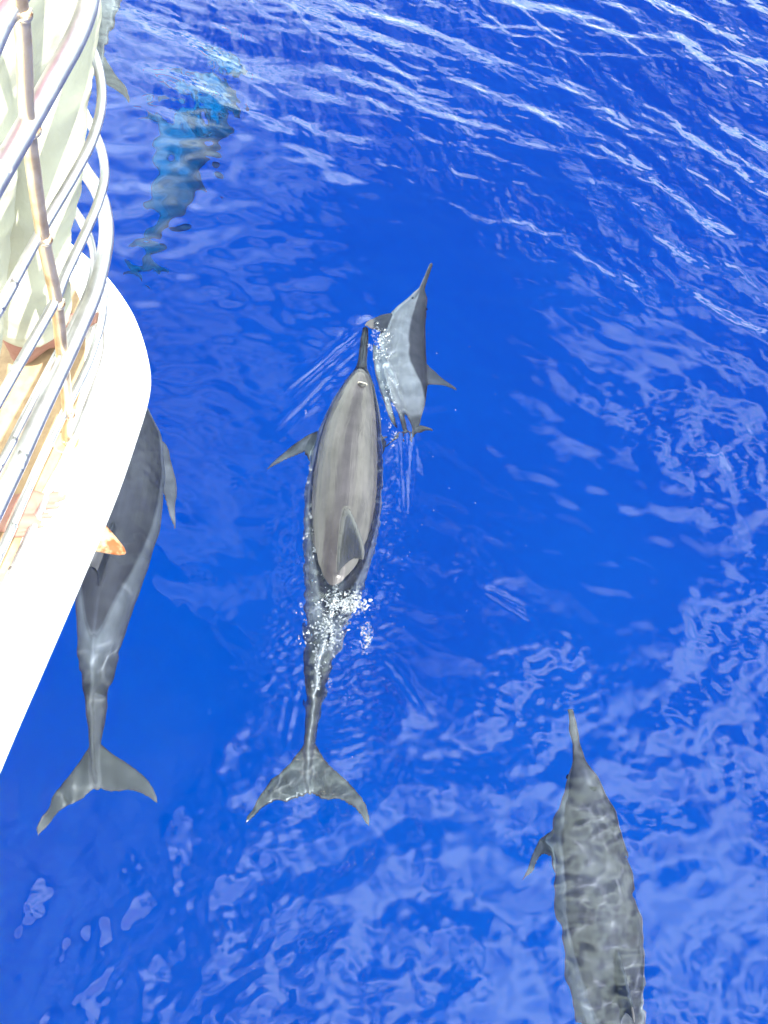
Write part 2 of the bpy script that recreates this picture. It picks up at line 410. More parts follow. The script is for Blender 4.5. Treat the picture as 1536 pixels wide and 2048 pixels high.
tag(ob('deep_water_backing', mesh_np('deep_water_backing', np.array(dv), [(0, 1, 2, 3)], False), M['deep']), kind='structure')  # added opaque backing, its colour stands for light scattered in deep water

# ------------------------------------------------------------------ dolphins
ST = np.array([  # s, half width, half height, centre z
 (0.000, .009, .008, -.012), (.006, .014, .012, -.012), (.03, .018, .015, -.011), (.07, .020, .018, -.009), (.105, .025, .024, -.006), (.122, .036, .040, -.002),
 (.14, .052, .062, .004), (.17, .076, .088, .004), (.21, .102, .116, .0), (.26, .128, .144, -.002), (.33, .150, .170, -.004), (.41, .162, .184, -.004),
 (.50, .158, .184, -.002), (.60, .132, .166, .0), (.69, .100, .138, .002), (.77, .072, .110, .002), (.84, .044, .084, .0), (.90, .026, .060, .0),
 (.945, .020, .036, .0), (.975, .017, .018, .0), (.992, .008, .008, .0)])
LEN = 2.0
def prof(s, c): return np.interp(s, ST[:, 0], ST[:, c])
def canonical():
    mb = MB(); n = 36
    ss = np.concatenate([np.linspace(0, .012, 5), np.linspace(.018, .16, 26), np.linspace(.17, .985, 70), [.992]])
    # smooth interpolation of the stations
    def sp(c):
        pts = catmull([ST[i, [0, c]] for i in range(len(ST))], 12); pts = np.array(pts); return np.interp(ss, pts[:, 0], pts[:, 1])
    wv, hv, zv = sp(1), sp(2), sp(3); v = []; f = []
    for i, s in enumerate(ss):
        for k in range(n):
            a = 2*math.pi*k/n; c_, s_ = math.cos(a), math.sin(a)
            e = 1.0 if s < .7 else 1.0+.35*min(1, (s-.7)/.15)   # the tail stock is keeled above and below
            yy = wv[i]*math.copysign(abs(c_)**e, c_); zz = zv[i]+hv[i]*s_
            v.append((s*LEN, yy, zz))
    for i in range(len(ss)-1):
        for k in range(n):
            j = (k+1) % n; f.append((i*n+k, i*n+j, (i+1)*n+j, (i+1)*n+k))
    f.append(tuple(range(n-1, -1, -1))); f.append(tuple((len(ss)-1)*n+k for k in range(n)))
    mb.add(v, f)
    def foil(stat, place, m=14):
        """stat: list of (t, lead, trail, thick); place(t, x, h) -> point"""
        st = np.array(catmull(stat, 5)); v = []; f = []; nn = 2*m
        for (t, le, te, th) in st:
            for k in range(nn):
                a = 2*math.pi*k/nn; cx = .5-.5*math.cos(a); yy = th*math.sin(a)*(1.35-.75*cx)
                v.append(place(t, le+(te-le)*cx, yy))
        for i in range(len(st)-1):
            for k in range(nn):
                j = (k+1) % nn; f.append((i*nn+k, i*nn+j, (i+1)*nn+j, (i+1)*nn+k))
        f.append(tuple(range(nn-1, -1, -1))); f.append(tuple((len(st)-1)*nn+k for k in range(nn)))
        mb.add(v, f)
    # dorsal fin: nearly upright triangle with a slightly hooked tip
    foil([(-.05, .93, 1.30, .016), (0, .955, 1.25, .014), (.05, 1.01, 1.225, .012), (.10, 1.07, 1.215, .0095), (.145, 1.13, 1.225, .0075), (.175, 1.18, 1.24, .006), (.188, 1.215, 1.25, .004)],
         lambda t, x, y: (x, y, .165+t))
    # flukes
    for sg in (1, -1):
        foil([(-.01, 1.83, 1.975, .013), (.03, 1.86, 1.99, .012), (.07, 1.895, 2.0, .010), (.12, 1.93, 2.005, .009), (.17, 1.965, 2.025, .008), (.21, 2.00, 2.05, .006), (.235, 2.04, 2.07, .004)],
             lambda t, x, y, sg=sg: (x, sg*t*.94, y))
    # flippers: leave the side low behind the head, swept back and a little down
    for sg in (1, -1):
        foil([(-.05, .49, .69, .018), (0, .51, .69, .016), (.05, .545, .70, .013), (.10, .59, .72, .011), (.15, .65, .755, .009), (.20, .72, .80, .0075), (.24, .79, .83, .006), (.262, .835, .855, .004)],
             lambda t, x, y, sg=sg: (x, sg*(.105+t*.93), -.085-t*.33+y))
    return remeshed(mb, .0058, 5, .5)
CV, CF = canonical()
CV = CV.astype(float)
s_c = CV[:, 0]/LEN
zn = (CV[:, 2]-prof(s_c, 3))/np.maximum(prof(s_c, 2), .01)
is_dorsal = (CV[:, 2] > prof(s_c, 2)+.012) & (s_c > .44) & (s_c < .66)
is_fluke = (s_c > .9) & (np.abs(CV[:, 1]) > .024)
out_ = np.sqrt((CV[:, 1]/np.maximum(prof(s_c, 1), .01))**2+np.minimum(zn, 3)**2)-1
is_flip_zone = np.where((s_c > .22) & (s_c < .48) & (CV[:, 2] < .0) & (np.abs(CV[:, 1]) > .06), np.clip((out_-.04)/.22, 0, 1), 0)
is_flip = is_flip_zone > .3
wob = np.array([mnoise.noise(Vector((p[0]*3, p[1]*5, p[2]*5))) for p in CV[::1]])
def step(x, a, b):
    t = np.clip((x-a)/(b-a), 0, 1); return t*t*(3-2*t)
cape_edge = np.interp(s_c, [0, .12, .2, .35, .5, .62, .74, .85, 1], [.1, .15, .38, .42, .45, .72, .98, 1.1, 1.1])  # cape drawn back behind the fin to brighten the dim submerged flank and tail
CAPE, FLANK, BELLY = np.array([.028, .0265, .0300]), np.array([.150, .149, .153]), np.array([.27, .28, .28])
kc = step(zn+.1*wob, cape_edge-.05, cape_edge+.05)[:, None]
kb = step(-zn+.12*wob, .42, .62)[:, None]*(1-step(s_c, .68, .86))[:, None]
tone = FLANK*(1-kc)+CAPE*kc
tone = tone*(1-kb)+BELLY*kb
tail = step(s_c, .72, .88)[:, None]; tone = tone*(1-tail)+np.array([.070, .067, .064])*tail
beak = (1-step(s_c, .11, .14))[:, None]*step(zn, -.2, .15)[:, None]; tone = tone*(1-beak)+np.array([.030, .028, .030])*beak
lip = (1-step(s_c, .14, .16))[:, None]*np.exp(-((zn+.1)/.12)**2)[:, None]; tone = tone*(1-.7*lip)
ridge = np.exp(-(CV[:, 1]/.006)**2)*step(s_c, .62, .68)*(1-step(s_c, .97, .99))*(zn > .6); tone = tone*(1+.6*ridge[:, None])
strp = np.exp(-((CV[:, 1]-0)/.012)**2)*step(s_c, .125, .14)*(1-step(s_c, .16, .18))*(zn > .5); tone = tone*(1+.6*strp[:, None])
for msk, c_ in ((is_dorsal, (.034, .035, .041)), (is_fluke, (.048, .047, .044)), (is_flip, (.045, .045, .050))): tone[msk] = c_
tipc = step(np.abs(CV[:, 1]), .17, .235)*is_fluke; tone = tone*(1+.45*tipc[:, None])

def spine(ctrl):
    """ctrl: list of (s, point, roll deg). returns f(s)->point, tangent, roll"""
    c = sorted(ctrl, key=lambda q: q[0]); s = np.array([q[0] for q in c]); p = np.array([q[1] for q in c]); ro = np.array([q[2] for q in c])
    # natural cubic spline
    n = len(s); hh = np.diff(s); A = np.zeros((n, n)); A[0, 0] = A[-1, -1] = 1; B = np.zeros((n, 3))
    for i in range(1, n-1):
        A[i, i-1] = hh[i-1]; A[i, i] = 2*(hh[i-1]+hh[i]); A[i, i+1] = hh[i]
        B[i] = 3*((p[i+1]-p[i])/hh[i]-(p[i]-p[i-1])/hh[i-1])
    cc = np.linalg.solve(A, B)
    def f(x):
        x = np.asarray(x, float); i = np.clip(np.searchsorted(s, x)-1, 0, n-2); d = (x-s[i])[:, None]; H = hh[i][:, None]
        a = p[i]; c0 = cc[i]; c1 = cc[i+1]; b = (p[i+1]-a)/H-H*(2*c0+c1)/3; dd_ = (c1-c0)/(3*H)
        over = (x > s[-1])[:, None]
        pos = a+b*d+c0*d**2+dd_*d**3; tan = b+2*c0*d+3*dd_*d**2
        dl = np.where(over, H, d); pe = a+b*dl+c0*dl**2+dd_*dl**3; te = b+2*c0*dl+3*dd_*dl**2
        pos = np.where(over, pe+te*(d-H), pos); tan = np.where(over, te, tan)
        return pos, tan/np.linalg.norm(tan, axis=1, keepdims=True), np.interp(x, s, ro)
    return f
def bend(V, f, sc, flip_droop=0.0):
    pos, T, ro = f(V[:, 0]/LEN)
    U0 = np.array([0, 0, 1.0])-T*T[:, 2:3]; U0 /= np.linalg.norm(U0, axis=1, keepdims=True)
    Sd = np.cross(U0, T)                      # right-hand side of the animal when it faces away
    r = np.radians(ro)[:, None]; U = U0*np.cos(r)+Sd*np.sin(r); Sd2 = Sd*np.cos(r)-U0*np.sin(r)
    return pos+(Sd2*V[:, 1:2]+U*V[:, 2:3])*sc
def dolphin(ctrl, sc, label, m='dolphin', group=None, bright=1.0, thin=1.0, cape=1.0, lean=0.0, fin=1.0, sweep=0.0, floor=0.0, flips=((0, 1), (0, 1))):
    """flips: (forward swing in degrees, length) of the left and the right flipper"""
    f = spine(ctrl)
    V = CV.copy(); V[:, 1] *= thin
    kz = np.where(is_dorsal, np.maximum(V[:, 2]-.17, 0), 0); V[:, 1] += lean*kz; V[:, 2] += (fin-1)*kz; V[:, 0] += sweep*kz
    for sg, (an, ln) in ((-1, flips[0]), (1, flips[1])):
        px_, py_ = .585, .125
        w_ = is_flip_zone*(CV[:, 1]*sg > 0)
        a = R(an)*w_; dx_ = V[:, 0]-px_; dy_ = (V[:, 1]*sg-py_); k_ = 1+(ln-1)*w_
        nx_ = (dx_*np.cos(a)-dy_*np.sin(a))*k_; ny_ = (dx_*np.sin(a)+dy_*np.cos(a))*k_
        V[:, 0] = np.where(w_ > 0, px_+nx_, V[:, 0]); V[:, 1] = np.where(w_ > 0, sg*(py_+ny_), V[:, 1])
    V = bend(V, f, sc)
    c = V.mean(axis=0)
    me = mesh_np('dolphin', V-c, CF)
    a = me.attributes.new('rest', 'FLOAT_VECTOR', 'POINT'); a.data.foreach_set('vector', (CV+np.array([random.random()*9, 0, 0])).astype(np.float32).ravel())
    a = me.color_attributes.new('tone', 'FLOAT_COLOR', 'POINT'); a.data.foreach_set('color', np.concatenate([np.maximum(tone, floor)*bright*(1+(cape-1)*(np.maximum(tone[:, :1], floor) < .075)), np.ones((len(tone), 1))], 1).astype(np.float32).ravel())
    o = ob('dolphin', me, M[m]); o.location = c
    o.cycles.is_caustics_receiver = True
    tag(o, label, 'dolphin', group)
    # eyes and blowhole, children that sit on the skin
    for sg in (1, -1):
        e = MB(); e.sphere((0, 0, 0), .0085*sc, 12, 8); pe = bend(np.array([[.152*LEN, sg*.058*thin, -.018]]), f, sc)[0]
        eo = ob('eye', e.mesh('eye'), M['eye'], o); eo.location = pe
    k = []; BH = .176
    for i in range(20):
        t = 2*math.pi*i/20; k.append((BH*LEN+.012*math.sin(t)-(.008*math.cos(t)**2), .012+.017*math.cos(t), 0))
    k = np.array(k); top = prof(k[:, 0]/LEN, 3)+prof(k[:, 0]/LEN, 2)*np.sqrt(np.clip(1-(k[:, 1]/prof(k[:, 0]/LEN, 1))**2, 0, 1)); k[:, 2] = top+.0065
    cen = k.mean(axis=0); cen[2] = k[:, 2].max()+.0008
    ring = np.concatenate([k, [cen]]); rb = bend(ring, f, sc)
    bo = ob('blowhole', mesh_np('blowhole', rb-rb[-1], [(i, (i+1) % 20, 20) for i in range(20)]), M['hole'], o); bo.location = rb[-1]
    if label.startswith('brown'):
        lipm = MB(); pts = [Vector(bend(np.array([[k_[0]-.002, k_[1], k_[2]-.0005]]), f, sc)[0]) for k_ in k[10:21]]
        kk = k.copy(); front = [kk[i % 20] for i in range(9, 22)]
        pts = [bend(np.array([[q[0], q[1]*1.1, q[2]-.001]]), f, sc)[0]-rb[-1] for q in front]
        v_, f_ = tube(pts, lambda t: .0008+.0028*math.sin(math.pi*t)*sc, 8)
        lo = ob('blowhole_lip', mesh_np('blowhole_lip', np.array([tuple(q) for q in v_]), f_), M['lip'], o); lo.location = rb[-1]
    return o, f
M['lip'] = mat('blowhole_lip', (.2, .18, .15), .3, spec=.6)

def ctl(rows): return [(s, PW(u, v, dep), ro) for (s, u, v, dep, ro) in rows]
def beak_ctl(rows, *a): return ctl(rows)
GRP = 'dolphins swimming at the bow'
# depth values are those of the animal's middle line
dolphin(ctl([(0, 731, 652, -.012, 0), (.12, 722, 742, .03, 6), (.3, 700, 875, .090, 7), (.48, 684, 1035, .106, 8), (.63, 667, 1170, .140, 8), (.78, 643, 1300, .17, 6), (.9, 623, 1450, .20, 3), (1.0, 616, 1600, .17, 0)]),
        .98, 'brown-grey dolphin breaking the surface in the middle, back and open blowhole out of the water', group=GRP, thin=.95, lean=.42, flips=((16, .72), (-45, .8)))
dolphin(ctl([(0, 235, 668, .12, 5), (.15, 250, 790, .22, 5), (.3, 262, 905, .25, 5), (.47, 240, 1058, .24, 4), (.62, 213, 1190, .24, 0), (.78, 195, 1330, .24, 0), (.9, 191, 1455, .20, -4), (1.0, 194, 1592, .14, -8)]),
        .93, 'submerged dolphin beside the white hull, its head hidden under the deck edge', m='dolphin_under', group=GRP, bright=.88, cape=1.75, flips=((-20, .8), (-24, .85)))
dolphin(ctl([(0, 1138, 1421, .16, 0), (.12, 1162, 1528, .2, 4), (.3, 1178, 1690, .25, 6), (.46, 1205, 1870, .27, 6), (.62, 1222, 2040, .28, 5), (.8, 1240, 2220, .30, 0), (1.0, 1250, 2420, .30, 0)]),
        .82, 'mottled pale grey dolphin entering at the lower right, tail cut off by the picture edge', m='dolphin_mottled', group=GRP, bright=1.15, cape=1.55, flips=((6, .5), (-50, .6)))
dolphin(ctl([(0, 866, 527, .03, 74), (.12, 842, 585, .12, 78), (.28, 812, 650, .20, 80), (.45, 802, 718, .23, 82), (.6, 808, 772, .25, 82), (.72, 814, 806, .28, 80), (.84, 820, 838, .33, 78), (.93, 821, 858, .38, 76), (1.0, 816, 874, .44, 74)]),
        .60, 'dolphin rolled on its side ahead of the beak of the surfacing one, pale belly showing', m='dolphin_under', group=GRP, bright=.9, cape=1.35, fin=1.1, sweep=.7, flips=((16, 1.6), (0, 1)))
dolphin(ctl([(0, 305, -760, .3, 20), (.2, 275, -500, .35, 20), (.5, 240, -190, .35, 25), (.75, 218, -10, .3, 30), (.9, 205, 90, .25, 34), (1.0, 192, 160, .2, 36)]),
        .95, 'dolphin half hidden behind the curved rails at the top, tail and flukes showing', m='dolphin_under', group=GRP, bright=.9)
dolphin(ctl([(0, 465, 70, 4.5, 150), (.2, 430, 150, 4.7, 150), (.45, 385, 265, 4.9, 145), (.7, 335, 395, 5.1, 140), (1.0, 280, 540, 5.3, 130)]),
        1.35, 'deep dolphin seen only as a wavering turquoise shape above the deck edge', m='dolphin_under', group=GRP, bright=1.25, cape=2.6, floor=.2)  # raised tone floor stands for light scattered by the water around it

# ------------------------------------------------------------------ the boat
DZ = 1.30
edge_px = [(-120, 1790), (0, 1500), (80, 1318), (160, 1135), (228, 972), (268, 858), (289, 790), (296, 742), (290, 695), (276, 648), (255, 604), (215, 549), (168, 504), (120, 468), (60, 432)]
star = [P(u-9, v, DZ)[:2] for (u, v) in edge_px]
ax = np.array([.215, .977]); rx = np.array([.977, -.215])
tip = np.array([-1.42, 2.42])
def mirror(p): d = p-tip; return tip+ax*d.dot(ax)-rx*d.dot(rx)
aft = [star[0]-ax*k for k in (6.0, 4.0, 2.0, .8)]
half = aft+star+[np.array([-1.18, 2.40])]
outline = half+[tip]+[mirror(p) for p in half[::-1]]
outline = catmull(outline, 5)
outl = [np.array(p) for p in outline]; n_o = len(outl)
cen_ax = lambda p: tip+ax*(p-tip).dot(ax)
boat = empty('boat', (float(tip[0]), float(tip[1]), 0)); tag(boat, 'white bow of a boat with a rounded deck edge along the left side', 'boat')
lv = [(1.300, -.012, 0), (1.304, .0, .0) , (1.300, .006, 0), (1.285, .012, 0), (1.262, .012, 0), (1.245, .0, 0), (1.235, -.04, .04), (1.20, -.12, .12), (1.0, -.30, .45), (.7, -.45, .85), (.35, -.56, 1.2), (0, -.62, 1.5), (-.3, -.70, 1.7), (-.6, -.9, 2.0)]
V = []; Fq = []
for (z, offx, back) in lv:
    for p in outl:
        c = cen_ax(p); d = p-c; L = np.linalg.norm(d); dn = d/L if L > 1e-6 else rx
        q = c+dn*max(.01, L+offx)-ax*back*math.exp(-max(0, (tip-p).dot(ax))/2.0)+ax*(offx if abs(offx) < .02 else 0)*math.exp(-L*3)
        V.append((q[0], q[1], z))
nl = len(lv)
for i in range(nl-1):
    for k in range(n_o-1): Fq.append((i*n_o+k, (i+1)*n_o+k, (i+1)*n_o+k+1, i*n_o+k+1))
V = np.array(V); V[:, :2] -= tip
hull = ob('hull', mesh_np('hull', V, Fq), M['gelcoat'], boat); hull.location = (tip[0], tip[1], 0)
# deck plate
ring = [V[1*n_o+k] for k in range(n_o)]
hb = bmesh.new(); vs = [hb.verts.new((p[0], p[1], 1.3035)) for p in ring]; hb.faces.new(vs)
vb = [hb.verts.new((p[0], p[1], 1.262)) for p in [V[k]*np.array([.985, .985, 1]) for k in range(n_o)]]
bmesh.ops.triangulate(hb, faces=hb.faces[:]); dm = bpy.data.meshes.new('deck'); hb.to_mesh(dm); hb.free()
deck = ob('deck', dm, M['gelcoat'], boat); deck.location = (tip[0], tip[1], 0)
# tan nonskid pad, a thin raised sheet
pad_px = [(-400, 1900), (-60, 1330), (25, 1130), (70, 1018), (128, 905), (158, 800), (170, 720), (170, 650), (155, 590), (110, 530), (40, 470), (-120, 420), (-500, 500), (-900, 1100)]
pp = catmull([P(u, v, DZ)[:2] for u, v in pad_px], 6, closed=True); hb = bmesh.new()
top = [hb.verts.new((p[0]-tip[0], p[1]-tip[1], 1.311)) for p in pp]; bot = [hb.verts.new((p[0]-tip[0], p[1]-tip[1], 1.300)) for p in pp]
hb.faces.new(top)
for k in range(len(pp)): hb.faces.new((top[k], bot[k], bot[(k+1) % len(pp)], top[(k+1) % len(pp)]))
bmesh.ops.recalc_face_normals(hb, faces=hb.faces[:]); bmesh.ops.triangulate(hb, faces=hb.faces[:]); dm = bpy.data.meshes.new('deck_pad'); hb.to_mesh(dm); hb.free()
pad = ob('deck_pad', dm, M['pad'], boat); pad.location = (tip[0], tip[1], 0)

# ------------------------------------------------------------------ the pulpit railing
rail = empty('bow_railing', (-.75, 1.34, DZ)); tag(rail, 'curved stainless steel bow railing with stacked tubes at the left edge', 'railing')
AFT = np.array([-.215, -.977, 0])
def rail_tube(px, z, r, label=None, back=1.6, fwd=1.2):
    pts = [P(u, v, zz) for (u, v, zz) in [(q[0], q[1], q[2] if len(q) > 2 else z) for q in px]]
    d0 = pts[0]-pts[1]; d0[2] = 0; d0 /= np.linalg.norm(d0); pts = [pts[0]+d0*back]+pts
    d1 = pts[-1]-pts[-2]; d1[2] = 0; d1 /= np.linalg.norm(d1)
    pts = pts+[pts[-1]+d1*.25+np.array([-.08, -.02, 0]), pts[-1]+d1*.3+np.array([-fwd, -.25, 0])]
    c = catmull(pts, 10)
    v, f = tube([tuple(p-pts[1]) for p in c], r, 24)
    o = ob('rail_tube', mesh_np('rail_tube', np.array([tuple(q) for q in v]), f), M['steel'], rail); o.location = pts[1]
    if label: o['label'] = label
    return o
rail_tube([(-60, 190), (0, 52), (33, 0), (60, -60), (75, -140), (60, -250)], 2.42, .0155)
rail_tube([(-60, 452), (0, 346), (55, 250), (110, 152), (152, 75), (176, 8), (184, -70), (170, -150), (120, -230)], 2.22, .0182, 'thick top tube of the railing')
rail_tube([(-40, 685), (0, 614), (85, 457), (148, 350), (186, 275), (203, 205), (198, 140), (178, 85), (150, 38), (118, -8), (60, -70)], 1.98, .0098)
rail_tube([(-40, 868), (31, 742), (70, 674), (111, 600), (130, 552), (170, 467), (196, 406), (209, 355), (206, 312), (193, 273), (176, 238), (150, 190), (90, 110)], 1.81, .0098)
rail_tube([(-20, 1045), (32, 935), (82, 824), (130, 722), (150, 678), (186, 594), (205, 526), (213, 467), (208, 418), (194, 379), (172, 345), (148, 308), (90, 230)], 1.64, .0170, 'thick middle tube of the railing')
rail_tube([(-30, 985), (0, 930), (60, 812), (112, 712), (150, 640), (180, 572), (188, 520), (178, 470), (150, 420), (100, 360)], 1.60, .0085)
rail_tube([(-20, 1152), (0, 1108), (74, 938), (128, 826), (171, 740), (190, 690), (203, 643), (208, 594), (204, 550), (188, 502), (170, 460), (148, 422), (90, 350)], 1.44, .0095)
rail_tube([(-20, 1240), (0, 1195), (74, 1036), (138, 898), (190, 772), (210, 712), (214, 675), (208, 630), (196, 594), (172, 549), (150, 515), (90, 440)], 1.335, .0090)
def post(pts, r):
    c = catmull(pts, 8); v, f = tube([tuple(p-pts[0]) for p in c], r, 18)
    o = ob('post', mesh_np('post', np.array([tuple(q) for q in v]), f), M['post'], rail); o.location = pts[0]; return o
pz = [(-.500, 2.62), (-.519, 2.42), (-.569, 2.22), (-.616, 1.98), (-.640, 1.81), (-.675, 1.64), (-.718, 1.44), (-.748, 1.335), (-.755, 1.298)]
post([np.array([x, 1.34, z]) for x, z in pz], .0125)
for dyy in (-1.1, -2.3):
    post([np.array([x+.22*dyy, 1.34+dyy, z]) for x, z in pz[1:]], .0125)
for i, (x, z) in enumerate(pz[1:8]):
    wb = MB(); r = .0165 if i in (1, 4) else .0125
    for k in range(14):
        a = 2*math.pi*k/14; wb.sphere((math.cos(a)*r*.95, math.sin(a)*r*.95, .003*math.sin(k*2.3)), (.0042, .0042, .0034), 8, 6)
    wb.sphere((.004, -.004, 0), (r*.95, r*1.05, .010), 14, 10)
    wo = ob('weld', wb.mesh('weld'), M['weld'], rail); wo.location = (x, 1.34, z-.011)
# base flange at the deck
fb = MB(); v, f = tube([(0, 0, 0), (0, 0, .006), (0, 0, .007)], lambda t: .032 if t < .9 else .029, 28); fb.add(v, f)
fo = ob('base_flange', fb.mesh('base_flange', False), M['post'], rail); fo.location = (-.755, 1.34, 1.306)

# ------------------------------------------------------------------ anchor tip poking from under the deck edge
a0, a1 = P(150, 1050, 1.19), P(251, 1107, 1.13)
anc = empty('anchor', tuple(a0)); tag(anc, 'rust-stained pointed anchor tip sticking out from under the white deck edge', 'anchor')
dr = Vector(a1-a0); Ld = dr.length; q = dr.to_track_quat('X', 'Z')
V = []; Fq = []; ns = 14; nr = 20
for i in range(ns+1):
    t = i/ns; wd = .052*(1-t)**.82+.0055; hh_ = .020*(1-t)**.7+.004
    if i == ns: wd *= .55; hh_ *= .55
    for k in range(nr):
        a = 2*math.pi*k/nr; V.append(tuple(q @ Vector((Ld*t, wd*math.cos(a), hh_*math.sin(a)+.004*(1-t)*abs(math.cos(a))))))
for i in range(ns):
    for k in range(nr):
        j = (k+1) % nr; Fq.append((i*nr+k, i*nr+j, (i+1)*nr+j, (i+1)*nr+k))
Fq.append(tuple(range(nr-1, -1, -1))); Fq.append(tuple(ns*nr+k for k in range(nr)))
fo = ob('fluke', mesh_np('fluke', np.array(V), Fq), M['rust'], anc); fo.location = tuple(a0)
b0 = Vector(a0)+Vector((.0, 0, -.005)); sh = MB(); sh.cap((0, 0, 0), (-.34, -.10, .03), .02, .017, 14, 4); sh.cap((-.02, -.09, 0), (-.02, .09, 0), .016, .016, 12, 4)
so_ = ob('shank', sh.mesh('shank'), M['rust'], anc); so_.location = b0

# ------------------------------------------------------------------ the person leaning on the rail
per = empty('person', (-.9, 1.4, DZ)); tag(per, 'barefoot person in cream trousers standing at the bow railing on the left', 'person')
def foot(mb, heel, toe, side):
    """heel and toe points on the deck; side = +1 when the big toe is on the left of the foot's direction"""
    h_ = Vector(heel); t_ = Vector(toe); d = (t_-h_); L = d.length; d.normalize(); s = Vector((0, 0, 1)).cross(d)*side; z = Vector((0, 0, 1))
    q = lambda a, b, c: h_+d*a+s*b+z*c
    mb.cap(q(.03, 0, .034), q(.10, .004, .045), .032, .034)
    mb.cap(q(.035, 0, .03), q(.10, -.012, .022), .028, .021)
    mb.cap(q(.08, .008, .062), q(.17, .016, .030), .036, .024)
    mb.cap(q(.09, -.014, .04), q(.175, -.026, .022), .028, .018)
    mb.cap(q(.10, .012, .035), q(.182, .030, .024), .028, .023)
    mb.cap(q(.165, .026, .02), q(.17, -.030, .018), .019, .016)
    toes = [(.031, .054, .0128), (.0095, .050, .0080), (-.0108, .044, .0076), (-.0305, .036, .0073), (-.0490, .027, .0072)]
    tips = []
    for i, (b, ln, r) in enumerate(toes):
        base = .186-.010*i*(.6+.12*i)
        m = q(base+ln*.55, b*1.08, .020); e = q(base+ln, b*1.1, .0125+r*.2)
        mb.cap(q(base-.02, b*.95, .021), m, r*.98, r*.96, 14); mb.cap(m, e, r*.93, r, 14); tips.append((e, r, d, s))
    return q, tips
body = MB()
f1h, f1t = P(-85, 1062, DZ+.011), P(136, 1022, DZ+.011)
d_ = f1t-f1h; d_ /= np.linalg.norm(d_); f1h = f1t-d_*.25
f2t = P(192, 622, DZ+.011); f2h = P(20, 745, DZ+.011); d_ = f2t-f2h; d_ /= np.linalg.norm(d_); f2h = f2t-d_*.25
q1, tp1 = foot(body, f1h, f1t, +1); q2, tp2 = foot(body, f2h, f2t, -1)
hip = Vector((-.74, 1.70, 2.18)); hL = Vector((-.78, 1.56, 2.15)); hR = Vector((-.66, 1.80, 2.15))
k1 = Vector((-.86, 1.28, 1.76)); k2 = Vector((-.795, 1.665, 1.77))
an1 = q1(.035, 0, .09); an2 = q2(.035, 0, .09)
for an, kn, hp in ((an1, k1, hL), (an2, k2, hR)):
    m_ = an.lerp(kn, .62)+Vector((-.02, 0, 0))
    body.chain([an+Vector((0, 0, -.03)), an+Vector((0, 0, .03)), m_, kn], [.036, .036, .054, .056]); body.chain([kn, kn.lerp(hp, .5), hp], [.058, .072, .088])
    body.sphere(an+Vector((0, .026, -.008)), .014); body.sphere(an+Vector((0, -.026, -.012)), .014)
chest = Vector((-.70, 1.76, 2.62)); neck = Vector((-.64, 1.76, 2.82)); head = Vector((-.58, 1.76, 2.95))
body.chain([hL, hip, hR], [.09, .11, .09]); body.chain([hip, hip.lerp(chest, .5), chest], [.12, .115, .13])
shl = chest+Vector((.05, -.17, .05)); shr = chest+Vector((.05, .17, .05)); body.chain([shl, chest+Vector((.03, 0, .06)), shr], [.06, .10, .06])
body.chain([chest, neck, head], [.09, .052, .05]); body.sphere(head+Vector((.03, 0, .03)), (.088, .072, .105), 20, 14)
body.cap(head+Vector((.10, 0, .01)), head+Vector((.122, 0, -.005)), .010, .012)
for sg, sh_ in ((-1, shl), (1, shr)):
    el = sh_+Vector((-.16, sg*.10, -.20)); wr = el+Vector((.03, sg*.02, -.24)); body.chain([sh_, el, wr], [.048, .038, .026])
    hand = wr+Vector((.0, 0, -.06)); body.cap(wr, hand, .024, .028)
    for k in range(4):
        b0 = hand+Vector(((k-1.5)*.019, 0, -.01)); b1 = b0+Vector((0, 0, -.038)); b2 = b1+Vector((0, sg*-.008, -.03)); body.chain([b0, b1, b2], [.0095, .009, .008], 10)
    body.chain([wr+Vector((0, 0, 0)), wr+Vector((.02, -sg*.03, -.005)), wr+Vector((.035, -sg*.04, -.03))], [.013, .012, .010], 10)
BV, BF = remeshed(body, .0038, 4, .4)
c0 = np.array(per.location)
bo = ob('body', mesh_np('body', BV-c0, BF), M['skin'], per); bo.location = tuple(c0)
for tips in (tp1, tp2):
    for (e, r, d, s) in tips:
        nb = MB(); rot = Matrix((d, s, d.cross(s))).transposed()
        nb.sphere((0, 0, 0), (r*.62, r*.68, r*.16), 12, 8, rot)
        no = ob('toenail', nb.mesh('toenail'), M['nail'], per); no.location = e+d*r*.35+Vector((0, 0, r*.86))
# trousers
tr = MB()
def leg_cloth(an, kn, hp, r0):
    a = an+Vector((0, 0, .02))
    tr.chain([a+Vector((.005, 0, .0)), a.lerp(kn, .5), kn, kn.lerp(hp, .5), hp], [r0, r0+.006, r0+.01, .118, .128], 24)
leg_cloth(an1+Vector((.01, 0, .16)), k1+Vector((.01, 0, .02)), hL, .092)
leg_cloth(an2+Vector((.055, -.02, .12)), k2+Vector((.03, -.02, .02)), hR, .104)
tr.chain([hL+Vector((0, 0, .02)), hip, hR+Vector((0, 0, .02))], [.13, .15, .13], 24); tr.chain([hip, hip+Vector((.02, .03, .17))], [.16, .15], 24)
TV, TF = remeshed(tr, .0075, 3, .5)
for i in range(len(TV)):
    p = Vector(TV[i]); n1 = mnoise.noise(Vector((p.x*7, p.y*7, p.z*3.2))); n2 = mnoise.noise(Vector((p.x*14+p.z*9, p.y*14, p.z*11+5))); n3 = abs(mnoise.noise(Vector((p.x*9+3, p.y*9, p.z*22))))
    cc = Vector((-.8, 1.5, p.z)); dn = (p-cc); dn.z = 0; dn.normalize()
    TV[i] += np.array(dn*(n1*.020+n2*.010-n3*.012))
